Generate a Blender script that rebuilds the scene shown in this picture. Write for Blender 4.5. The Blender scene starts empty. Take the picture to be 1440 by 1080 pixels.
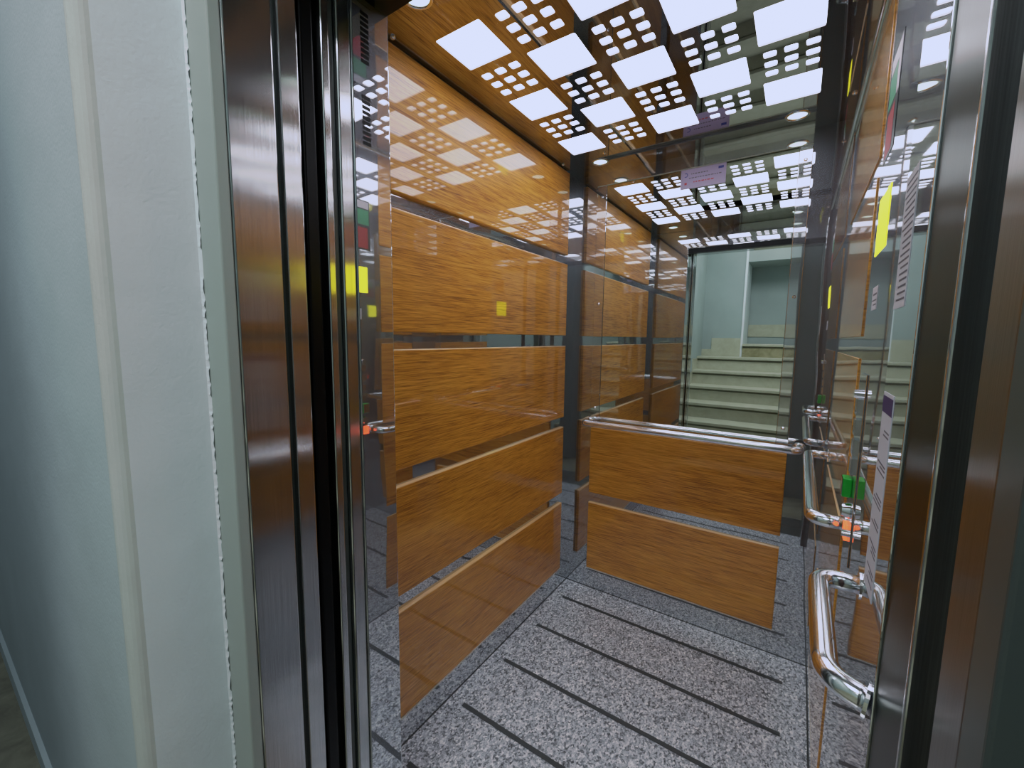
import bpy, bmesh, math, random
from mathutils import Vector, Matrix
random.seed(7)
sc = bpy.context.scene
C = bpy.data.collections.new('lift_scene'); sc.collection.children.link(C)
PI = math.pi

# ------------------------------------------------------------------ dimensions (metres)
W, D, ZC = 1.156, 2.111, 2.234          # cabin width, back wall y, ceiling height
YF = 0.643                              # inner face of the cabin front
XL, XR = 0.27, 1.14                     # door jamb faces
ZH = 2.10                               # door head height
ZF = -0.60                              # nothing goes below this

# ------------------------------------------------------------------ materials
def new_mat(name):
    m = bpy.data.materials.new(name); m.use_nodes = True
    nt = m.node_tree; nt.nodes.clear()
    out = nt.nodes.new('ShaderNodeOutputMaterial')
    return m, nt, out
def N(nt, t, **kw):
    n = nt.nodes.new(t)
    for k, v in kw.items():
        if k in n.inputs: n.inputs[k].default_value = v
        else: setattr(n, k, v)
    return n
def principled(name, col, rough=.5, metal=0., spec=.5, coat=0., coat_rough=.03, bump=0., bscale=80.):
    m, nt, out = new_mat(name)
    p = N(nt, 'ShaderNodeBsdfPrincipled')
    p.inputs['Base Color'].default_value = (*col, 1); p.inputs['Roughness'].default_value = rough
    p.inputs['Metallic'].default_value = metal; p.inputs['Specular IOR Level'].default_value = spec
    p.inputs['Coat Weight'].default_value = coat; p.inputs['Coat Roughness'].default_value = coat_rough
    nt.links.new(p.outputs[0], out.inputs[0])
    if bump:
        tc = N(nt, 'ShaderNodeTexCoord'); nz = N(nt, 'ShaderNodeTexNoise', Scale=bscale, Detail=3.)
        b = N(nt, 'ShaderNodeBump', Strength=bump, Distance=.002)
        nt.links.new(tc.outputs['Object'], nz.inputs['Vector']); nt.links.new(nz.outputs[0], b.inputs['Height'])
        nt.links.new(b.outputs[0], p.inputs['Normal'])
    return m
def emit(name, col, s):
    m, nt, out = new_mat(name)
    e = N(nt, 'ShaderNodeEmission'); e.inputs[0].default_value = (*col, 1); e.inputs[1].default_value = s
    nt.links.new(e.outputs[0], out.inputs[0]); return m
def ramp(nt, pts):
    r = nt.nodes.new('ShaderNodeValToRGB'); el = r.color_ramp.elements
    while len(el) > 1: el.remove(el[-1])
    el[0].position = pts[0][0]; el[0].color = (*pts[0][1], 1)
    for p, c in pts[1:]:
        e = el.new(p); e.color = (*c, 1)
    return r
def wood_mat(name, tint=1.0):
    m, nt, out = new_mat(name)
    tc = N(nt, 'ShaderNodeTexCoord'); oi = N(nt, 'ShaderNodeObjectInfo')
    add = N(nt, 'ShaderNodeVectorMath', operation='ADD')
    sc3 = N(nt, 'ShaderNodeVectorMath', operation='SCALE'); sc3.inputs['Scale'].default_value = 7.0
    cmb = N(nt, 'ShaderNodeCombineXYZ')
    for k in range(3): nt.links.new(oi.outputs['Random'], cmb.inputs[k])
    nt.links.new(cmb.outputs[0], sc3.inputs[0])
    nt.links.new(tc.outputs['Object'], add.inputs[0]); nt.links.new(sc3.outputs[0], add.inputs[1])
    def streak(sx, sz, det, dist=0.):
        mp = N(nt, 'ShaderNodeMapping'); mp.inputs['Scale'].default_value = (sx, 4, sz)
        nt.links.new(add.outputs[0], mp.inputs[0])
        nz = N(nt, 'ShaderNodeTexNoise', Scale=1., Detail=det, Roughness=.6, Distortion=dist)
        nt.links.new(mp.outputs[0], nz.inputs['Vector']); return nz
    a = streak(5., 120., 4., .1); b = streak(12., 420., 4.); c = streak(1.2, 7., 2., .3)
    mx = N(nt, 'ShaderNodeMix', data_type='FLOAT'); mx.inputs[0].default_value = .66
    nt.links.new(a.outputs[0], mx.inputs[2]); nt.links.new(b.outputs[0], mx.inputs[3])
    mx2 = N(nt, 'ShaderNodeMix', data_type='FLOAT'); mx2.inputs[0].default_value = .2
    nt.links.new(mx.outputs[0], mx2.inputs[2]); nt.links.new(c.outputs[0], mx2.inputs[3])
    k = tint
    r = ramp(nt, [(.37, (.20*k, .066*k, .008*k)), (.435, (.44*k, .172*k, .019*k)), (.505, (.64*k, .275*k, .032*k)), (.62, (.82*k, .40*k, .062*k))])
    nt.links.new(mx2.outputs[0], r.inputs[0])
    p = N(nt, 'ShaderNodeBsdfPrincipled', Roughness=.45)
    p.inputs['Specular IOR Level'].default_value = .35
    p.inputs['Coat Weight'].default_value = 1.0; p.inputs['Coat Roughness'].default_value = .012; p.inputs['Coat IOR'].default_value = 1.55
    nt.links.new(r.outputs[0], p.inputs['Base Color'])
    nt.links.new(p.outputs[0], out.inputs[0]); return m
def mirror_metal(name, col, rough, wave=0., wscale=3., haze=0.):
    m, nt, out = new_mat(name)
    p = N(nt, 'ShaderNodeBsdfPrincipled', Metallic=1.0, Roughness=rough)
    p.inputs['Base Color'].default_value = (*col, 1)
    if haze:                                    # light scatter of fine polishing marks
        h = N(nt, 'ShaderNodeBsdfPrincipled', Metallic=1.0, Roughness=.42); h.inputs['Base Color'].default_value = (.76, .79, .90, 1)
        mx = N(nt, 'ShaderNodeMixShader'); mx.inputs[0].default_value = haze
        nt.links.new(p.outputs[0], mx.inputs[1]); nt.links.new(h.outputs[0], mx.inputs[2]); nt.links.new(mx.outputs[0], out.inputs[0])
    else: nt.links.new(p.outputs[0], out.inputs[0])
    if wave:
        g = N(nt, 'ShaderNodeNewGeometry'); nz = N(nt, 'ShaderNodeTexNoise', Scale=wscale, Detail=1.)
        b = N(nt, 'ShaderNodeBump', Strength=wave, Distance=.02)
        nt.links.new(g.outputs['Position'], nz.inputs['Vector']); nt.links.new(nz.outputs[0], b.inputs['Height'])
        nt.links.new(b.outputs[0], p.inputs['Normal'])
    return m
def brushed(name, col, rough=.24, an=.85, tan=(0, 0, 1), rot=0.):
    m, nt, out = new_mat(name)
    p = N(nt, 'ShaderNodeBsdfPrincipled', Metallic=1.0, Roughness=rough)
    p.inputs['Anisotropic'].default_value = an; p.inputs['Anisotropic Rotation'].default_value = rot
    g = N(nt, 'ShaderNodeNewGeometry'); mp = N(nt, 'ShaderNodeMapping'); mp.inputs['Scale'].default_value = (900, 900, 6)
    nz = N(nt, 'ShaderNodeTexNoise', Scale=1., Detail=2.)
    r = ramp(nt, [(.3, tuple(.82*c for c in col)), (.7, tuple(min(1, 1.1*c) for c in col))])
    nt.links.new(g.outputs['Position'], mp.inputs[0]); nt.links.new(mp.outputs[0], nz.inputs['Vector'])
    nt.links.new(nz.outputs[0], r.inputs[0]); nt.links.new(r.outputs[0], p.inputs['Base Color'])
    t = N(nt, 'ShaderNodeCombineXYZ')
    for k in range(3): t.inputs[k].default_value = tan[k]
    nt.links.new(t.outputs[0], p.inputs['Tangent'])
    nt.links.new(p.outputs[0], out.inputs[0]); return m
def granite_mat():
    m, nt, out = new_mat('speckled_granite')
    g = N(nt, 'ShaderNodeNewGeometry')
    mp = N(nt, 'ShaderNodeMapping'); mp.inputs['Scale'].default_value = (1.3, 1, 1)
    v = N(nt, 'ShaderNodeTexVoronoi', Scale=135.); v.inputs['Randomness'].default_value = 1.
    n1 = N(nt, 'ShaderNodeTexNoise', Scale=48., Detail=5., Roughness=.75, Distortion=.8)
    n2 = N(nt, 'ShaderNodeTexNoise', Scale=240., Detail=3., Roughness=.7)
    nt.links.new(g.outputs['Position'], mp.inputs[0])
    for x in (v, n1, n2): nt.links.new(mp.outputs[0], x.inputs['Vector'])
    bw = N(nt, 'ShaderNodeRGBToBW'); nt.links.new(v.outputs['Color'], bw.inputs[0])
    m1 = N(nt, 'ShaderNodeMix', data_type='FLOAT'); m1.inputs[0].default_value = .55
    nt.links.new(bw.outputs[0], m1.inputs[2]); nt.links.new(n1.outputs[0], m1.inputs[3])
    m2 = N(nt, 'ShaderNodeMix', data_type='FLOAT'); m2.inputs[0].default_value = .35
    nt.links.new(m1.outputs[0], m2.inputs[2]); nt.links.new(n2.outputs[0], m2.inputs[3])
    r = ramp(nt, [(.34, (.035, .04, .048)), (.42, (.16, .175, .20)), (.49, (.40, .44, .50)), (.56, (.58, .61, .68)), (.64, (.95, .98, 1.0))])
    nt.links.new(m2.outputs[0], r.inputs[0])
    p = N(nt, 'ShaderNodeBsdfPrincipled', Roughness=.33)
    nt.links.new(r.outputs[0], p.inputs['Base Color'])
    b = N(nt, 'ShaderNodeBump', Strength=.25, Distance=.001); nt.links.new(m2.outputs[0], b.inputs['Height'])
    nt.links.new(b.outputs[0], p.inputs['Normal'])
    nt.links.new(p.outputs[0], out.inputs[0]); return m
def plaster_mat(name, col, dark=.86, bumpd=.0015):
    m, nt, out = new_mat(name)
    g = N(nt, 'ShaderNodeNewGeometry')
    n1 = N(nt, 'ShaderNodeTexNoise', Scale=2.2, Detail=3.); n2 = N(nt, 'ShaderNodeTexNoise', Scale=160., Detail=4.)
    n3 = N(nt, 'ShaderNodeTexNoise', Scale=9., Detail=2.)
    for x in (n1, n2, n3): nt.links.new(g.outputs['Position'], x.inputs['Vector'])
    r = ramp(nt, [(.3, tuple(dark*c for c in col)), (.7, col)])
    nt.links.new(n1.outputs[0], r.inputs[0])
    p = N(nt, 'ShaderNodeBsdfPrincipled', Roughness=.85); p.inputs['Specular IOR Level'].default_value = .2; nt.links.new(r.outputs[0], p.inputs['Base Color'])
    ad = N(nt, 'ShaderNodeMath', operation='MULTIPLY_ADD'); ad.inputs[1].default_value = 4.0
    nt.links.new(n3.outputs[0], ad.inputs[0]); nt.links.new(n2.outputs[0], ad.inputs[2])
    b = N(nt, 'ShaderNodeBump', Strength=.35, Distance=bumpd); nt.links.new(ad.outputs[0], b.inputs['Height'])
    nt.links.new(b.outputs[0], p.inputs['Normal']); nt.links.new(p.outputs[0], out.inputs[0]); return m
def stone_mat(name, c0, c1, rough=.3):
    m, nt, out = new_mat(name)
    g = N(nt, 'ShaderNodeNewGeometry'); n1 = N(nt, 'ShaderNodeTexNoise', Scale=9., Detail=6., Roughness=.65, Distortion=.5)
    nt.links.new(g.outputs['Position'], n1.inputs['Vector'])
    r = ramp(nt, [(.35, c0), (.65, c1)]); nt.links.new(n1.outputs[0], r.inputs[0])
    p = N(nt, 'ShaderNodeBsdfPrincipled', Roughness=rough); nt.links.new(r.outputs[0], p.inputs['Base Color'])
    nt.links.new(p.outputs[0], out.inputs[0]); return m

M = dict(
    wood=wood_mat('oak_laminate'),
    steel=mirror_metal('mirror_polished_steel', (.62, .64, .65), .02, .10, 2.5, .11),
    ceilsteel=mirror_metal('dark_mirror_ceiling_steel', (.42, .41, .42), .015, .03, 2.),
    glass=mirror_metal('silvered_mirror_glass', (.80, .84, .83), .0),
    chrome=principled('chrome_tube', (.88, .89, .92), .13, 1.),
    brushed=brushed('brushed_steel', (.60, .61, .62), .15, .95, (0, 0, 1), .25),
    brushed_dark=brushed('dark_brushed_steel', (.09, .10, .09), .32, .8, (0, 0, 1), .25),
    brushed_soft=brushed('soft_brushed_steel', (.34, .35, .34), .30, .85, (0, 0, 1), .25),
    brushed_head=brushed('brushed_steel_head', (.68, .69, .70), .20, .92, (1, 0, 0), .25),
    frame=principled('satin_grey_frame', (.34, .38, .35), .5, .1),
    darkframe=principled('dark_green_grey_rubber', (.06, .075, .07), .35),
    darkbrown=principled('dark_brown_edge', (.05, .02, .01), .4),
    black=principled('black_rubber', (.003, .003, .003), .3, spec=.15),
    shaft=principled('shaft_black', (.002, .002, .002), .6),
    granite=granite_mat(),
    strip=principled('dark_anti_slip_strip', (.045, .052, .056), .6, bump=.6, bscale=300.),
    joint=principled('dark_joint', (.02, .024, .025), .5),
    litedge=principled('lit_wood_edge', (.80, .50, .22), .3, coat=.6),  # light from above put into the colour of the panel edges
    edge=principled('pale_edge_strip', (.75, .72, .66), .25, .3),
    plaster=plaster_mat('white_plaster', (.74, .80, .82), .93),
    plaster2=plaster_mat('blue_grey_plaster', (.46, .53, .55)),
    plaster3=plaster_mat('stair_wall_plaster', (.34, .40, .385)),
    bead=plaster_mat('cream_corner_bead', (.54, .565, .53)),
    dim=plaster_mat('shaded_grey_plaster', (.17, .185, .175)),  # dark tone stands in for shade on the side wall and added slab
    stone=stone_mat('beige_stair_stone', (.40, .395, .29), (.47, .465, .36)),
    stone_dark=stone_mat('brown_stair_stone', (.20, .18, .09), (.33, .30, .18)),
    nose=stone_mat('stair_dark_joint', (.09, .09, .06), (.13, .13, .08)),
    tile=stone_mat('hall_floor_stone', (.16, .15, .11), (.26, .25, .18), .25),
    diffuser=emit('lit_acrylic_diffuser', (.86, .91, 1.0), 6.2),
    lamp=emit('downlight_lens', (.72, 1.0, .86), 3.2),
    yellow=principled('backlit_yellow_display', (.95, .93, .02), .5),
    paper=principled('white_paper', (.66, .66, .74), .55),
    lilac=principled('lilac_paper', (.42, .38, .62), .45),
    ink=principled('grey_print', (.14, .13, .17), .6),
    purple=principled('dark_purple_print', (.05, .02, .13), .5),
    blueink=principled('blue_print', (.05, .07, .35), .6),
    redink=principled('red_print', (.55, .10, .12), .6),
    green=principled('green_plastic', (.01, .42, .03), .3),
    greenpr=principled('green_print', (.03, .30, .13), .5),
    redpr=principled('dark_red_print', (.38, .01, .02), .5),
    darkpr=principled('black_print', (.01, .012, .014), .4),
    alu=brushed('aluminium_sill', (.5, .5, .5), .3, .6, (1, 0, 0)),
)
# yellow floor display is backlit and glows by itself
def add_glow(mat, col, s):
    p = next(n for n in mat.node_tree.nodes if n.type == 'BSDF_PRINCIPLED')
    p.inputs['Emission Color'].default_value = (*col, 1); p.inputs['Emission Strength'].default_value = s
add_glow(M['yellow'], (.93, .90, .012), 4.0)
M['lit'] = principled('lit_button_red', (.9, .12, .05), .3); add_glow(M['lit'], (1., .10, .03), 2.2)

# ------------------------------------------------------------------ mesh helpers
def box(bm, x0, x1, y0, y1, z0, z1, bev=0., seg=2):
    v = [bm.verts.new((x, y, z)) for x in (x0, x1) for y in (y0, y1) for z in (z0, z1)]
    f = [(0, 1, 3, 2), (4, 6, 7, 5), (0, 4, 5, 1), (2, 3, 7, 6), (0, 2, 6, 4), (1, 5, 7, 3)]
    fs = [bm.faces.new([v[i] for i in q]) for q in f]
    if bev:
        es = {e for q in fs for e in q.edges}
        bmesh.ops.bevel(bm, geom=list(es), offset=bev, segments=seg, profile=.5, affect='EDGES')
    return bm
def obj(name, bm, mat, parent=None, smooth=False):
    bmesh.ops.recalc_face_normals(bm, faces=bm.faces)
    me = bpy.data.meshes.new(name); bm.to_mesh(me); bm.free()
    me.materials.append(mat)
    if smooth:
        for p in me.polygons: p.use_smooth = True
    o = bpy.data.objects.new(name, me); C.objects.link(o)
    if parent: o.parent = parent
    return o
def smooth_by_angle(o, ang=40):
    for p in o.data.polygons: p.use_smooth = True
    bm = bmesh.new(); bm.from_mesh(o.data)
    for e in bm.edges:
        if len(e.link_faces) == 2 and e.calc_face_angle(0) > math.radians(ang): e.smooth = False
    bm.to_mesh(o.data); bm.free()
    amax = max(p.area for p in o.data.polygons)
    for p in o.data.polygons:
        if p.area > .1*amax and len(o.data.polygons) < 200: p.use_smooth = False      # broad faces stay optically flat
    return o
def tag(o, label, cat, group=None, kind=None):
    o['label'] = label; o['category'] = cat
    if group: o['group'] = group
    if kind: o['kind'] = kind
    return o
def struct(name, bm, mat, label, cat):
    o = obj(name, bm, mat); o['kind'] = 'structure'; o['label'] = label; o['category'] = cat; return o
def thing(name, label, cat, loc=(0, 0, 0), rotz=0., group=None):
    o = bpy.data.objects.new(name, None); C.objects.link(o); o.empty_display_size = .05
    o.location = loc; o.rotation_euler = (0, 0, rotz); return tag(o, label, cat, group)
def cyl(bm, c, ax, r, h, seg=24, r2=None):
    """cylinder from point c along unit axis ax, length h"""
    ax = Vector(ax).normalized(); q = Vector((0, 0, 1)).rotation_difference(ax).to_matrix().to_4x4()
    mt = Matrix.Translation(Vector(c) + ax*h/2) @ q
    bmesh.ops.create_cone(bm, cap_ends=True, segments=seg, radius1=r, radius2=r if r2 is None else r2, depth=h, matrix=mt)
    return bm
def tube(bm, pts, r, seg=16):
    pts = [Vector(p) for p in pts]; rings = []
    t = [(pts[min(i+1, len(pts)-1)] - pts[max(i-1, 0)]).normalized() for i in range(len(pts))]
    up = Vector((0, 0, 1))
    for p, d in zip(pts, t):
        a = d.cross(up); a = a.normalized() if a.length > 1e-4 else Vector((1, 0, 0)); b = d.cross(a).normalized()
        rings.append([bm.verts.new(p + r*(math.cos(2*PI*k/seg)*a + math.sin(2*PI*k/seg)*b)) for k in range(seg)])
    for i in range(len(rings)-1):
        for k in range(seg):
            bm.faces.new((rings[i][k], rings[i][(k+1) % seg], rings[i+1][(k+1) % seg], rings[i+1][k]))
    bm.faces.new(rings[0]); bm.faces.new(rings[-1]); return bm
def arc_path(corners, rad, n=8):
    """polyline through corners with rounded bends of radius rad"""
    c = [Vector(p) for p in corners]; out = [c[0]]
    for i in range(1, len(c)-1):
        a = (c[i-1]-c[i]).normalized(); b = (c[i+1]-c[i]).normalized()
        p0 = c[i]+a*rad; p1 = c[i]+b*rad
        for k in range(n+1):
            t = k/n; out.append(p0*(1-t)**2 + c[i]*2*t*(1-t) + p1*t*t)
    out.append(c[-1]); return out

# ------------------------------------------------------------------ cabin shell
bm = bmesh.new(); box(bm, -.03, 0, YF, D+.03, 0, ZC); struct('wall_left', bm, M['steel'], 'left cabin wall of mirror polished steel behind the wood panels', 'wall')
bm = bmesh.new(); box(bm, 0, W, D, D+.03, 0, ZC); struct('wall_back', bm, M['steel'], 'back cabin wall of mirror polished steel behind the mirror', 'wall')
bm = bmesh.new(); box(bm, W, W+.03, YF, D+.03, 0, ZC); struct('wall_right', bm, M['steel'], 'right cabin wall of mirror polished steel seen edge on', 'wall')
# front: left return with its jamb face, head over the door, small right return
bm = bmesh.new()
box(bm, -.03, XL, .553, YF, 0, ZC, .0025, 2)
box(bm, XL-.002, XR+.002, .553, YF, ZH, ZC)
box(bm, XR+.012, W+.03, .526, YF, 0, ZC)
struct('wall_front', bm, M['steel'], 'front cabin wall of polished steel around the doorway', 'wall')
# other strips of the cabin door post (left), proud of each other
bm = bmesh.new(); box(bm, .05, XL-.003, .522, .5525, 0, ZH+.03, .004, 3); struct('trim_1', bm, M['brushed'], 'pale brushed steel edge of the left cabin door post', 'trim')
bm = bmesh.new(); box(bm, .05, XL-.012, .507, .5215, 0, ZH+.03, .004, 3); struct('trim_2', bm, M['darkframe'], 'dark green grey seal on the left cabin door post', 'trim')
bm = bmesh.new(); box(bm, .05, XL-.003, .490, .5065, 0, ZH+.03, .003, 3); struct('trim_3', bm, M['brushed'], 'narrow brushed steel lip beside the black shaft gap', 'trim')
bm = bmesh.new(); box(bm, XL-.03, XR+.03, .490, .5528, ZH, ZH+.13); struct('trim_4', bm, M['steel'], 'brushed steel door head over the cabin sill', 'trim')
bm = bmesh.new(); box(bm, XL+.0, XR, .600, .640, ZH-.038, ZH-.0005); box(bm, XL+.0005, XL+.012, .56, .60, ZH-.05, ZH-.0005)
struct('trim_5', bm, M['black'], 'black seal under the cabin door head', 'trim')
# right post
bm = bmesh.new(); box(bm, XR, XR+.0118, .526, YF-.0003, 0, ZH-.001, .002, 2); struct('trim_22', bm, M['brushed_dark'], 'dark brushed steel face of the right cabin door post', 'trim')
bm = bmesh.new(); box(bm, XR-.001, XR+.05, .518, .5255, 0, ZH+.03, .0025, 3); struct('trim_6', bm, M['brushed'], 'bright edge of the right cabin door post', 'trim')
# shaft gap (black) both sides and above, with the edge of the retracted door leaf inside
bm = bmesh.new()
box(bm, .02, .235, .445, .489, 0, ZH+.3)
box(bm, XR+.02, XR+.25, .458, .517, 0, ZH+.3)
box(bm, .236, XR+.02, .443, .489, ZH+.05, ZH+.3)
struct('trim_7', bm, M['shaft'], 'black gap between landing frame and cabin', 'trim')
bm = bmesh.new(); box(bm, .2355, .262, .452, .478, 0.004, ZH+.04, .004, 3)
struct('door_1', bm, M['black'], 'black rubber edge of the retracted sliding door leaf', 'door')
# landing frame: brushed jambs + head
bm = bmesh.new(); box(bm, .05, XL, .409, .4425, 0, ZH+.2, .002, 2); struct('trim_8', bm, M['brushed'], 'inner brushed steel strip of the left landing jamb', 'trim')
bm = bmesh.new(); box(bm, .05, XL-.012, .400, .409, 0, ZH+.2); struct('trim_9', bm, M['darkframe'], 'dark groove in the left landing jamb', 'trim')
bm = bmesh.new(); box(bm, .05, XL, .3235, .400, 0, ZH, .003, 3); struct('trim_10', bm, M['brushed'], 'wide brushed steel face of the left landing jamb', 'trim')
bm = bmesh.new(); box(bm, .10, XL-.0005, .3035, .323, 0, ZH+.12, .003, 2); struct('trim_11', bm, M['frame'], 'flat grey steel front of the landing frame beside the plaster', 'trim')
bm = bmesh.new(); box(bm, XR, XR+.10, .385, .4425, 0, ZH+.12, .003, 3); struct('trim_12', bm, M['brushed_soft'], 'brushed steel right landing jamb at the right edge', 'trim')
bm = bmesh.new(); box(bm, XR-.001, XR+.099, .345, .3848, 0, ZH+.12, .003, 3); struct('trim_23', bm, M['darkframe'], 'flat grey steel front of the landing frame at the right edge', 'trim')
bm = bmesh.new(); box(bm, XR+.012, XR+.08, .4426, .4575, 0, ZH+.12); struct('trim_13', bm, M['darkframe'], 'dark groove behind the right landing jamb', 'trim')
bm = bmesh.new(); box(bm, XL-.0, XR, .3035, .4425, ZH, ZH+.12, .003, 2); struct('trim_14', bm, M['steel'], 'brushed steel head of the landing frame', 'trim')
# sills
bm = bmesh.new()
for y0, y1 in ((.31, .445), (.488, .642)):
    yy = y0
    while yy < y1-.004:
        box(bm, XL, XR, yy, min(yy+.016, y1), -.02, .0); yy += .0205
box(bm, XL-.1, XR+.1, .31, .642, -.03, -.006)
struct('trim_15', bm, M['alu'], 'grooved aluminium door sills', 'trim')

# ------------------------------------------------------------------ floor
bm = bmesh.new(); box(bm, .0, W, YF, D, -.03, 0); fl = struct('floor', bm, M['granite'], 'grey speckled granite cabin floor', 'floor')
bm = bmesh.new()
box(bm, 0, W, D-.0035, D, .0, .0012); box(bm, 0, .003, YF, D, 0, .0012); box(bm, W-.003, W, YF, D, 0, .0012)
struct('baseboard_cabin', bm, M['joint'], 'thin dark joint where granite meets the steel walls', 'joint')
for i, y in enumerate((1.942, 1.668, 1.392, 1.117, .842)):
    bm = bmesh.new()
    L0, L1, n = .064, 1.074, 60
    top, bot = [], []
    for k in range(n+1):
        x = L0+(L1-L0)*k/n
        a = .0095+random.uniform(-.0008, .0008); b = .0095+random.uniform(-.0008, .0008)
        top.append(bm.verts.new((x, y+a, .0012))); bot.append(bm.verts.new((x, y-b, .0012)))
    for k in range(n): bm.faces.new((bot[k], bot[k+1], top[k+1], top[k]))
    o = obj('anti_slip_strip', bm, M['strip'])
    tag(o, ['dark anti-slip strip across the granite, nearest the back wall', 'second dark anti-slip strip from the back wall',
            'third dark anti-slip strip from the back wall', 'fourth dark anti-slip strip from the back wall, near the bottom edge',
            'dark anti-slip strip across the granite, nearest the door sill'][i], 'floor strip', 'anti-slip strips across the granite floor')

# ------------------------------------------------------------------ ceiling plate with cut-outs
PX, PY, S = .1900, .1840, .1570
X0, Y0c = .1130, .9440
xc = [X0+PX*i for i in range(5)]; yc = [Y0c+PY*i for i in range(5)]
holes = []
for i in range(5):
    for j in range(5):
        x0, y0 = xc[i], yc[j]
        if (i+j) % 2 == 0: holes.append((x0, x0+S, y0, y0+S, .005))
        else:
            s = .031; px = (S-s-.012)/2
            for a in range(3):
                for b in range(3):
                    hx = x0+.006+a*px; hy = y0+.006+b*px
                    holes.append((hx, hx+s+.002, hy, hy+s-.003, .007))
downs = [(.187, .805), (.187, 1.972), (.965, 1.972), (.965, .805)]
bm = bmesh.new()
def rnd_hole(h, z0, z1):
    x0, x1, y0, y1, r = h; ring = []
    for cx, cy, a0 in ((x1-r, y1-r, 0), (x0+r, y1-r, 90), (x0+r, y0+r, 180), (x1-r, y0+r, 270)):
        for k in range(5):
            a = math.radians(a0+k*22.5); ring.append((cx+r*math.cos(a), cy+r*math.sin(a)))
    return ring
# tile the plate with cells, each cell holding at most one hole
def cell(x0, x1, y0, y1, ring=None):
    o = [bm.verts.new((x, y, ZC)) for x, y in ((x1, y1), (x0, y1), (x0, y0), (x1, y0))]
    if not ring: bm.faces.new(o); return
    n = len(ring)//4
    rv = [bm.verts.new((x, y, ZC)) for x, y in ring]; ru = [bm.verts.new((x, y, ZC+.005)) for x, y in ring]
    for c in range(4):
        seg = rv[c*n:(c+1)*n]
        for k in range(n-1): bm.faces.new((o[c], seg[k], seg[k+1]))
        nx = (c+1) % 4
        bm.faces.new((o[c], seg[-1], rv[nx*n], o[nx]))
    m = len(ring)
    for k in range(m): bm.faces.new((rv[k], rv[(k+1) % m], ru[(k+1) % m], ru[k]))
def circ(cx, cy, r, n=32): return [(cx+r*math.cos(2*PI*(k+.5)/n - 0), cy+r*math.sin(2*PI*(k+.5)/n)) for k in range(n)]
gx = [-.0]+sum([[x, x+S] for x in xc], [])+[W]
gy = [YF]+sum([[y, y+S] for y in yc], [])+[D]
for i in range(len(gx)-1):
    for j in range(len(gy)-1):
        if i % 2 == 1 and j % 2 == 1: continue
        if j in (0, len(gy)-2): continue
        cell(gx[i], gx[i+1], gy[j], gy[j+1])
for j, (ya, yb) in ((0, (YF, yc[0])), (1, (yc[-1]+S, D))):
    yd = .805 if j == 0 else 1.972
    xs = [0, .187-.06, .187+.06, .965-.06, .965+.06, W]
    for k in range(5):
        if k in (1, 3):
            xd = (.187, .965)[k//2]
            cell(xs[k], xs[k+1], ya, yb, circ(xd, yd, .031))
        else: cell(xs[k], xs[k+1], ya, yb)
for i in range(5):
    for j in range(5):
        x0, y0 = xc[i], yc[j]
        if (i+j) % 2 == 0:
            e = .0
            h = (x0+.0005, x0+S-.0005, y0+.0005, y0+S-.0005, .005); cell(x0, x0+S, y0, y0+S, rnd_hole(h, 0, 0))
        else:
            t = S/3
            for a in range(3):
                for b in range(3):
                    cx = x0+t*(a+.5); cy = y0+t*(b+.5)
                    cell(x0+t*a, x0+t*(a+1), y0+t*b, y0+t*(b+1), rnd_hole((cx-.0165, cx+.0165, cy-.0145, cy+.0145, .006), 0, 0))
ceil = obj('ceiling', bm, M['ceilsteel'])
ceil['kind'] = 'structure'; ceil['label'] = 'dark mirror steel cabin ceiling with a chequered pattern of square cut-outs'; ceil['category'] = 'ceiling'
bm = bmesh.new(); box(bm, .06, W-.06, .91, 1.87, ZC+.008, ZC+.014)
tag(obj('light_diffuser', bm, M['diffuser']), 'glowing white acrylic diffuser showing through the chequered ceiling cut-outs', 'ceiling light')
bm = bmesh.new(); box(bm, -.03, W+.03, .5, D+.03, ZC+.12, ZC+.13); struct('trim_16', bm, M['frame'], 'closed roof above the cabin ceiling', 'roof')
for sx, sy in ((.026, .865), (.026, 1.900), (.241, 1.889), (W-.03, 1.90), (W-.03, .865)):
    bm = bmesh.new(); bmesh.ops.create_uvsphere(bm, u_segments=16, v_segments=8, radius=.0085, matrix=Matrix.Translation((sx, sy, ZC-.001)) @ Matrix.Diagonal((1, 1, .7, 1)))
    obj('screw_cap', bm, M['chrome'], ceil, True)
dl = ['round ceiling downlight in the front left corner of the ceiling', 'round ceiling downlight in the back left corner above the mirror',
      'round ceiling downlight in the back right corner above the mirror', 'round ceiling downlight in the front right corner of the ceiling']
for (x, y), lb in zip(downs, dl):
    t = thing('downlight', lb, 'downlight', (x, y, ZC), 0, 'round ceiling downlights')
    bm = bmesh.new()
    prof = [(.0315, .012), (.0300, -.001), (.033, -.004), (.038, -.004), (.040, -.0012)]
    n = 40; rings = [[bm.verts.new((r*math.cos(2*PI*k/n), r*math.sin(2*PI*k/n), z)) for k in range(n)] for r, z in prof]
    for a, b in zip(rings[:-1], rings[1:]):
        for k in range(n): bm.faces.new((a[k], a[(k+1) % n], b[(k+1) % n], b[k]))
    obj('rim', bm, M['chrome'], t, True)
    bm = bmesh.new(); bmesh.ops.create_circle(bm, cap_ends=True, segments=40, radius=.0305, matrix=Matrix.Translation((0, 0, .001)))
    obj('lens', bm, M['lamp'], t)

bm = bmesh.new(); cyl(bm, (W-.004, YF+.001, ZC-.004), (0, 1, 0), .011, D-YF-.002, 24)  # added tube gives the bright bevel reflection that thin panels lose
smooth_by_angle(struct('trim_24', bm, M['chrome'], 'added chrome tube imitating the bevel highlight where ceiling and right wall meet', 'trim'))
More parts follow.
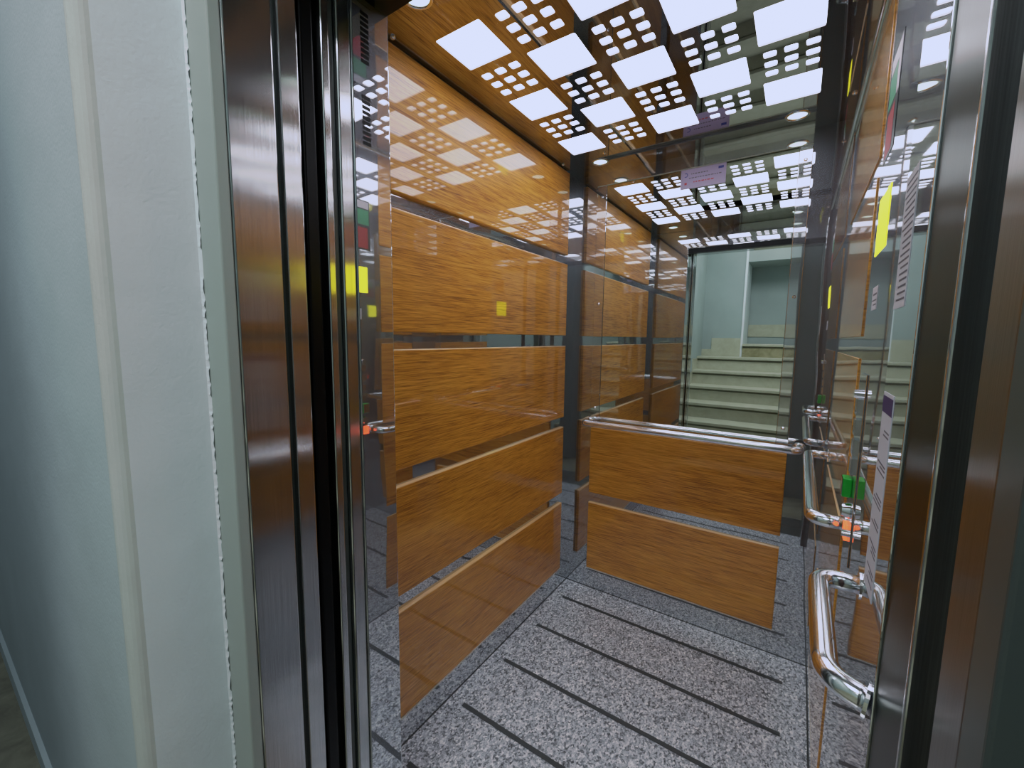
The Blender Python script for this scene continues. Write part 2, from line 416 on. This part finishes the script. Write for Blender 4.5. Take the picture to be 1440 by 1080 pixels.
# ------------------------------------------------------------------ wood panels
T = .015
def panel(side, a0, a1, z0, z1, label, group, foot=False, T=T):
    L = a1-a0; H = z1-z0; mid = (a0+a1)/2
    loc, rz = {'left': ((0, mid, z0), -PI/2), 'right': ((W, mid, z0), PI/2), 'back': ((mid, D, z0), PI)}[side]
    bm = bmesh.new(); box(bm, -L/2, L/2, .0, T, 0, H)
    fe = [e for e in bm.edges if all(abs(v.co.y-T) < 1e-6 for v in e.verts)]
    bm.faces.ensure_lookup_table()
    bmesh.ops.bevel(bm, geom=fe, offset=min(.0055, T*.45), segments=4, profile=.5, affect='EDGES')
    t = thing('wood_panel', label, 'wall panel', loc, rz, group)
    o = obj('board', bm, M['wood'], t); smooth_by_angle(o, 50)
    o.data.materials.append(M['litedge'])
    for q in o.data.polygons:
        if q.normal.z > .35 and abs(q.normal.x) < .5: q.material_index = 1  # upward faces get the painted top light
    if foot:
        bm = bmesh.new(); box(bm, -L/2, L/2, .001, T+.001, -.0035, -.0003); obj('edge_strip', bm, M['edge'], t)
    return t
rows = [(1.822, 2.226), (1.412, 1.778), (.9775, 1.359), (.556, .925), (.121, .501)]
rn = ['topmost under the ceiling', 'second from the top', 'middle one of five', 'second from the floor', 'lowest above the granite']
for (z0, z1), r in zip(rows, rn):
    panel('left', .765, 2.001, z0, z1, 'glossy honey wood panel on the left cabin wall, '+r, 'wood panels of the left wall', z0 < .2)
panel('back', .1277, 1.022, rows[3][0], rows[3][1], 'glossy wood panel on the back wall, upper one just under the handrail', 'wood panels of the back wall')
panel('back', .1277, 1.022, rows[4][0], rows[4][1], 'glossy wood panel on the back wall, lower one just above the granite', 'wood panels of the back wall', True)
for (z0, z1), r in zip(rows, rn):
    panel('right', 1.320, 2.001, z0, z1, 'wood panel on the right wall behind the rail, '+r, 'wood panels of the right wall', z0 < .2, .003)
bm = bmesh.new(); box(bm, 1.137, W-.0002, YF+.0005, .800, 0.0, ZC-.001, .0015, 2)
struct('trim_20', bm, M['steel'], 'raised polished steel plate on the right wall beside the door post', 'trim')
bm = bmesh.new(); box(bm, 1.1385, W-.0002, .8005, .806, 0.0, ZC-.001)
struct('trim_21', bm, M['darkbrown'], 'dark brown edge line of the raised steel plate', 'trim')

# ------------------------------------------------------------------ mirror
mr = thing('wall_mirror', 'tall frameless mirror with screwed steel side strips on the back cabin wall', 'mirror', (.575, D, .955))
bm = bmesh.new(); box(bm, .178-.575, .978-.575, -.020, -.001, 0, 2.163-.955, .0012, 1); obj('mirror_glass', bm, M['glass'], mr)
for a, b in ((.1277, .1775), (.9785, 1.0225)):
    bm = bmesh.new(); box(bm, a-.575, b-.575, -.0225, -.001, 0, 2.163-.955, .0015, 2); s = obj('side_strip', bm, M['steel'], mr)
    for z in (2.110, 1.578, 1.031):
        bm = bmesh.new(); cyl(bm, ((a+b)/2-.575, -.0225, z-.955), (0, -1, 0), .0075, .002); cyl(bm, ((a+b)/2-.575, -.0245, z-.955), (0, -1, 0), .0068, .003, r2=.003)
        obj('screw', bm, M['chrome'], s)
bm = bmesh.new(); box(bm, .1277-.575, 1.0225-.575, -.0225, -.001, 2.163-.955, 2.1665-.955); obj('top_edge', bm, M['frame'], mr)

def sheet(name, w, h, mat, label, cat, loc, rotz, t=.0008, group=None):
    th = thing(name, label, cat, loc, rotz, group)
    bm = bmesh.new(); box(bm, -w/2, w/2, 0, t, 0, h); obj('paper', bm, mat, th); return th
def bars(th, name, mat, rects, t=.0008):
    bm = bmesh.new()
    for x0, x1, z0, z1 in rects: box(bm, x0, x1, t, t+.0003, z0, z1)
    return obj(name, bm, mat, th)
# lilac service notice at the top of the mirror
nt_ = sheet('service_notice', .186, .084, M['lilac'], 'small lilac printed notice stuck along the top edge of the mirror', 'notice', (.624, D-.0206, 2.0775), PI)
def text_row(x0, x1, z, h, rnd, gap=.0035):
    out = []; x = x0
    while x < x1-.004:
        w = rnd.uniform(.004, .012)*(h/.004)**.5; out.append((x, min(x+w, x1), z, z+h)); x += w+gap*(h/.004)**.5
    return out
R_ = random.Random(3)
# seen from the cabin the sheet's local +x points to the viewer's left
ring = bmesh.new()
for k in range(10):
    a0, a1 = math.radians(60+k*24), math.radians(84+k*24)
    pts = [(.072+r*math.cos(a), .060+r*math.sin(a)) for r, a in ((.0095, a0), (.0095, a1), (.0065, a1), (.0065, a0))]
    vs = [ring.verts.new((x, .0011, z)) for x, z in pts]; ring.faces.new(vs)
obj('round_logo', ring, M['blueink'], nt_)
bars(nt_, 'printed_text', M['ink'], text_row(-.02, .055, .060, .004, R_) + text_row(-.075, .062, .043, .0035, R_))
bars(nt_, 'blue_mark', M['blueink'], [(-.083, -.062, .064, .074)])
bars(nt_, 'red_text', M['redink'], text_row(-.045, .040, .024, .005, R_))
bars(nt_, 'red_mark', M['redink'], [(.066, .076, .018, .028)])

# ------------------------------------------------------------------ handrails
def rail(name, corners, r, label, group=None, base=None, rad=.03):
    cs = [Vector(c) for c in corners]; b = Vector(base or cs[0])
    t = thing(name, label, 'handrail', b, 0, group)
    bm = bmesh.new(); tube(bm, [p-b for p in arc_path(cs, rad)], r); obj('tube', bm, M['chrome'], t, True)
    for e, nx in ((cs[0], cs[1]), (cs[-1], cs[-2])):
        d = (nx-e).normalized(); bm = bmesh.new(); cyl(bm, e-b, d, r*1.45, .004, 28); obj('wall_flange', bm, M['chrome'], t)
    return t
YB = D-.0235
rail('handrail', [(.118, YB, .957), (.118, D-.088, .957), (1.062, D-.088, .957), (1.062, YB, .957)], .0165,
     'long chrome handrail across the back wall below the mirror', 'chrome handrails')
rail('handrail', [(W-.0005, 2.00, .960), (1.090, 2.00, .960), (1.088, 1.262, .960), (W-.001, 1.262, .960)], .0165,
     'chrome handrail on the right wall between the back corner and the buttons', 'chrome handrails', rad=.035)
rail('handrail', [(W-.0005, .958, .957), (1.092, .958, .957), (1.092, .672, .950), (1.1365, .662, .945)], .0165,
     'chrome handrail on the right wall nearest the door, below the notices', 'chrome handrails', rad=.035)

# ------------------------------------------------------------------ control panel on the right wall
# local frame: +x runs towards the back wall, +y points into the cabin
cp = thing('control_panel', 'polished steel button panel with a red lit button on the right cabin wall', 'control panel', (W, 1.215, .90), PI/2)
bm = bmesh.new(); box(bm, -.065, .0195, .0, .0025, .0, .43, .001, 1); obj('face_plate', bm, M['steel'], cp)
def button(z, mat, frame_h=.036, proud=.009, name='button', face=.026, label=None):
    bm = bmesh.new(); h = frame_h/2
    for x0, x1, z0, z1 in ((-h, h, z+h-.004, z+h), (-h, h, z-h, z-h+.004), (-h, -h+.004, z-h+.004, z+h-.004), (h-.004, h, z-h+.004, z+h-.004)):
        box(bm, x0, x1, .0025, proud, z0, z1)
    fr = obj(name, bm, M['chrome'] if mat != M['lit'] else mat, cp)
    bm = bmesh.new(); box(bm, -face/2, face/2, .0025, proud-.002, z-face/2, z+face/2, .001, 1); obj('button_face', bm, mat, fr)
    if label: fr['label'] = label
    return fr
for z in (1.254, 1.208, 1.162, 1.118): button(z-.90, M['brushed'])
# round key switch
bm = bmesh.new(); cyl(bm, (0, .0025, 1.283-.90), (0, 1, 0), .010, .012); obj('key_switch', bm, M['chrome'], cp)
bm = bmesh.new(); box(bm, -.017, .017, .0025, .020, 1.045-.90, 1.090-.90, .003, 2); g = obj('green_button', bm, M['green'], cp); g['label'] = 'bright green push button'
bm = bmesh.new(); box(bm, -.015, .015, .0201, .0212, 1.047-.90, 1.088-.90); obj('face_cap', bm, M['brushed'], g)
bm = bmesh.new(); cyl(bm, (-.004, .0025, 1.012-.90), (0, 1, 0), .019, .014, 32, .014); obj('round_switch', bm, M['chrome'], cp)
bm = bmesh.new(); cyl(bm, (-.045, .0025, .972-.90), (0, 1, 0), .008, .014, 20); obj('small_knob', bm, M['chrome'], cp)
button(.962-.90, M['lit'], label='red glowing button', name='lit_button')
# lit yellow display and white label under it
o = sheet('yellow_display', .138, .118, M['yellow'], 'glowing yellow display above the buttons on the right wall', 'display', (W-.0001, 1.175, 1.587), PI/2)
o = sheet('white_label', .07, .048, M['paper'], 'small white label under the yellow display on the right wall', 'label', (W-.0001, 1.175, 1.467), PI/2)
for q in [(-.028, .022, .030, .034), (-.028, .028, .018, .021), (-.028, .010, .009, .012)]: bars(o, 'text_line', M['ink'], [q])
# sign with green, white and red fields
o = sheet('safety_sign', .125, .215, M['darkpr'], 'dark sign with green, white and red fields high on the right wall', 'sign', (W-.0001, 1.205, 1.785), PI/2)
bars(o, 'green_field', M['greenpr'], [(-.028, .058, .110, .175)])
bars(o, 'white_field', M['paper'], [(-.058, -.030, .110, .210), (-.028, .058, .180, .210)])
bars(o, 'red_field', M['redpr'], [(-.030, .050, .008, .098)])
# paper notices on the narrow wood panels
xs_ = 1.1369
o = sheet('printed_notice', .074, .175, M['paper'], 'upper long paper notice full of printed lines on the steel beside the door post', 'notice', (xs_, .760, 1.445), PI/2, .0006)
rr = random.Random(5)
bars(o, 'printed_text', M['ink'], [q for k in range(19) for q in [(-.033, .033-rr.uniform(0, .02), .010+k*.0085, .0125+k*.0085)]], .0006)
o = sheet('printed_notice', .074, .285, M['paper'], 'lower long paper notice with a purple heading near the handrail', 'notice', (xs_-.0, .757, 1.045), PI/2, .0006)
bars(o, 'purple_heading', M['purple'], [(-.037, .037, .257, .280)], .0006)
for par in ([.232, .226], [.186, .181, .174], [.140, .134, .128], [.104, .098], [.070, .064, .058], [.034, .028], [.016]):
    bars(o, 'text_paragraph', M['ink'], [(-.031, .031-rr.uniform(0, .03), z, z+.0022) for z in par], .0006)
# ------------------------------------------------------------------ vent slots in the left cabin jamb
for z0, z1, n, lb in ((1.940, 2.038, 10, 'upper group of black vent slots in the polished left door post'), (1.785, 1.883, 10, 'lower group of black vent slots in the polished left door post')):
    bm = bmesh.new()
    for k in range(n):
        z = z0+(z1-z0)*(k+.5)/n; box(bm, XL-.001, XL+.0006, .5735, .5925, z-.0033, z+.0033)
    tag(obj('vent_slots', bm, M['black']), lb, 'vent', 'vent slots of the door post')

# ------------------------------------------------------------------ landing: plaster walls, floor
bm = bmesh.new()
# ragged plaster edge of the reveal
xf0, xf1, ya, yb = .200, .198, .170, .303
n = 500; fr, bk = [], []
rg = random.Random(9)
prof = []
for k in range(n+1):
    z = 3.0*k/n; j = rg.uniform(-.0022, .0010)
    fr.append(z); prof.append(j)
rad = .022
cols = [(xf0-.0, ya+rad), (xf0-.006, ya+.008), (xf0-rad, ya)]
def strip_wall(bm, pts, zs, jit=None):
    vs = [[bm.verts.new((p[0], p[1]+(jit[i] if jit and q == 0 else 0), z)) for q, p in enumerate(pts)] for i, z in enumerate(zs)]
    for i in range(len(zs)-1):
        for q in range(len(pts)-1): bm.faces.new((vs[i][q], vs[i][q+1], vs[i+1][q+1], vs[i+1][q]))
strip_wall(bm, [(xf1+.003, yb+.0004), (xf1, yb-.004), (xf0, ya+.020)], fr, prof)
struct('wall_reveal', bm, M['plaster'], 'pale plastered reveal beside the steel landing frame', 'wall')
bm = bmesh.new(); pts = [(xf0, ya+.020)]
for k in range(7):
    a = PI/2*k/6; pts.append((xf0-.020+.020*math.cos(a), ya+.020-.020*math.sin(a)))
pts.append((xf0-.023, ya))
strip_wall(bm, pts, [0, 3.0]); o = struct('trim_17', bm, M['bead'], 'cream corner bead between the two plaster faces', 'trim')
bm = bmesh.new(); box(bm, -3.2, xf0-.0225, ya, ya+.10, 0, 3.0); struct('wall_landing', bm, M['plaster2'], 'blue grey landing wall at the left edge', 'wall')
bm = bmesh.new(); box(bm, xf0-.02, 1.5, ya+.001, .30, ZH+.13, 3.0); struct('wall_over_door', bm, M['plaster'], 'plaster wall over the landing door', 'wall')
bm = bmesh.new(); box(bm, XR+.10, 1.5, .18, .30, 0, 3.0); struct('wall_landing_right', bm, M['plaster2'], 'landing wall right of the lift door', 'wall')
bm = bmesh.new(); box(bm, -3.2, 1.5, -3.6, .31, -.03, 0); struct('floor_landing', bm, M['tile'], 'dark beige stone floor of the landing', 'floor')
bm = bmesh.new(); box(bm, -3.2, xf0-.03, ya-.012, ya, 0, .07); struct('baseboard_landing', bm, M['plaster2'], 'painted skirting along the landing wall', 'skirting')

# ------------------------------------------------------------------ stairs seen in the mirror
SX0, SX1 = -.09, 1.45
st = thing('staircase', 'beige stone staircase rising behind the landing, seen in the cabin mirror', 'staircase', ((SX0+SX1)/2, -.2, 0))
ox, oy = (SX0+SX1)/2, -.2
zz = 0; y = -.20; steps = []
hs = [.160] + [.170]*7
for i, h in enumerate(hs):
    z1 = zz+h
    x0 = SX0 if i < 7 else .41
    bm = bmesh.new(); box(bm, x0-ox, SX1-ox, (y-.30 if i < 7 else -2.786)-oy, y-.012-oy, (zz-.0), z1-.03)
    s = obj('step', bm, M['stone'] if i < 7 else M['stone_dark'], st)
    bm = bmesh.new(); box(bm, x0-ox, SX1-ox, (y-.30 if i < 7 else -2.786)-oy, y+.012-oy, z1-.03, z1, .004, 2)
    obj('tread', bm, M['stone'], s)
    bm = bmesh.new(); box(bm, x0-ox, SX1-ox, y-.012-oy, y-.0095-oy, z1-.052, z1-.0305); obj('joint', bm, M['nose'], s)  # thin dark line under each tread nosing
    zz = z1; y -= .28
bm = bmesh.new(); box(bm, SX0-.1, SX0, -2.2, -.16, 0, 3.2); struct('wall_stair_left', bm, M['plaster3'], 'pale wall along the left side of the stairs', 'wall')
bm = bmesh.new(); box(bm, SX0-.1, .385, -2.3, -2.2, 0, 3.2); struct('wall_stair_back', bm, M['plaster3'], 'pale wall at the head of the stairs', 'wall')
bm = bmesh.new(); box(bm, .385, .41, -2.75, -2.19, 0, 3.2); struct('trim_18', bm, M['plaster'], 'bright corner edge of the upper recess', 'trim')
bm = bmesh.new(); box(bm, .30, 1.5, -2.9, -2.8, 0, 3.2); struct('wall_recess', bm, M['plaster3'], 'wall of the recess above the stairs', 'wall')
bm = bmesh.new(); box(bm, .41, 1.5, -2.8, -2.24, 2.42, 3.2); struct('trim_19', bm, M['plaster3'], 'lintel over the recess above the stairs', 'trim')
bm = bmesh.new()
for x0, x1, z1 in ((SX0, .03, 1.27), (.03, .385, 1.425)): box(bm, x0, x1, -2.2, -2.188, .9, z1)
box(bm, .41, 1.45, -2.8, -2.788, 1.45, 1.62)
for i in range(6):
    z1 = .135+.17*i+.26; ys = -.2-.28*i; box(bm, SX0, SX0+.01, ys-.28, ys, z1-.5, z1-.09)
struct('baseboard_stairs', bm, M['stone'], 'stepped stone skirting beside the stairs', 'skirting')
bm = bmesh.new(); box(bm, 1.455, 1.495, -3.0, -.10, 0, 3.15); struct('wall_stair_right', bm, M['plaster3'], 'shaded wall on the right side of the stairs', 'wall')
bm = bmesh.new(); box(bm, 1.0, 1.24, -.196, -.16, 0, 3.19); struct('added_dark_slab', bm, M['dim'], 'narrow dark slab added on the landing to darken the steel reflections', 'wall')  # added slab, no such pier; darkens the steel and mirror reflections
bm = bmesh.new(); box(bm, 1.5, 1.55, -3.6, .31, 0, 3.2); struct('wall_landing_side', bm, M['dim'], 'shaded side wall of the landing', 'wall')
bm = bmesh.new(); box(bm, -3.2, -.19, -1.7, -1.6, 0, 3.2); struct('wall_landing_back', bm, M['plaster2'], 'landing wall opposite the lift', 'wall')
bm = bmesh.new(); box(bm, -3.3, -3.2, -1.7, .3, 0, 3.2); struct('wall_landing_left', bm, M['plaster2'], 'far left landing wall', 'wall')
bm = bmesh.new(); box(bm, -3.3, 1.55, -3.6, .4, 3.2, 3.25); struct('ceiling_landing', bm, M['plaster2'], 'landing ceiling', 'ceiling')

# ------------------------------------------------------------------ lights
def area(name, loc, rot, sx, sy, e, col):
    l = bpy.data.lights.new(name, 'AREA'); l.shape = 'RECTANGLE'; l.size = sx; l.size_y = sy; l.energy = e; l.color = col
    o = bpy.data.objects.new(name, l); C.objects.link(o); o.location = loc; o.rotation_euler = rot; return o
area('landing_lamp', (.9, -.75, 3.1), (0, 0, 0), 1.0, 1.0, 42, (.86, .96, 1.0))
area('stair_lamp', (.7, -2.0, 3.1), (0, 0, 0),   .4, .4, 3.5, (.92, 1.0, .92))
area('landing_left_fill', (-1.6, -.9, 3.1), (0, 0, 0), 2.2, 1.0, 14, (.80, .93, 1.0))  # added fill without a known fixture, brightens the left landing wall
w = bpy.data.worlds.new('World'); sc.world = w; w.use_nodes = True
w.node_tree.nodes['Background'].inputs[0].default_value = (.02, .022, .025, 1)

# ------------------------------------------------------------------ camera
cam = bpy.data.cameras.new('Camera'); co = bpy.data.objects.new('Camera', cam); C.objects.link(co)
yaw, pit, rol = math.radians(34.1156), math.radians(6.3241), math.radians(.6815)
F = Vector((-math.sin(yaw)*math.cos(pit), math.cos(yaw)*math.cos(pit), -math.sin(pit)))
R = Vector((math.cos(yaw), math.sin(yaw), 0)); U = R.cross(F)
R2 = R*math.cos(rol)+U*math.sin(rol); U2 = U*math.cos(rol)-R*math.sin(rol)
co.matrix_world = Matrix(((R2.x, U2.x, -F.x, 1.0303), (R2.y, U2.y, -F.y, 0), (R2.z, U2.z, -F.z, 1.4), (0, 0, 0, 1)))
cam.sensor_width = 36; cam.lens = 591.44/1440*36; cam.clip_start = .02
sc.camera = co

# ------------------------------------------------------------------ look
cy = sc.cycles
cy.max_bounces = 20; cy.glossy_bounces = 16; cy.diffuse_bounces = 5; cy.sample_clamp_indirect = 4.0; cy.blur_glossy = .4
cy.use_denoising = True
vs = sc.view_settings; vs.view_transform = 'Standard'; vs.look = 'None'; vs.exposure = 0.0; vs.gamma = 1.0
vs.use_curve_mapping = True
cmn = vs.curve_mapping; WL = 5.0
cmn.white_level = (WL, WL, WL); cmn.extend = 'HORIZONTAL'
pts = {0: [(.30, .31), (.6, .52), (1.2, .635), (2.5, .67), (5, .70)],
       1: [(.25, .25), (.6, .50), (1.2, .64), (2.5, .72), (5, .76)],
       2: [(.25, .255), (.6, .52), (1.2, .74), (2.5, .90), (5, .97)]}
for ch, pp in pts.items():
    c = cmn.curves[ch]
    c.points[0].location = (0, 0); c.points[-1].location = (1, pp[-1][1])
    for x, yv in pp[:-1]: c.points.new(x/WL, yv)
    for q in c.points: q.handle_type = 'VECTOR'
cmn.update()
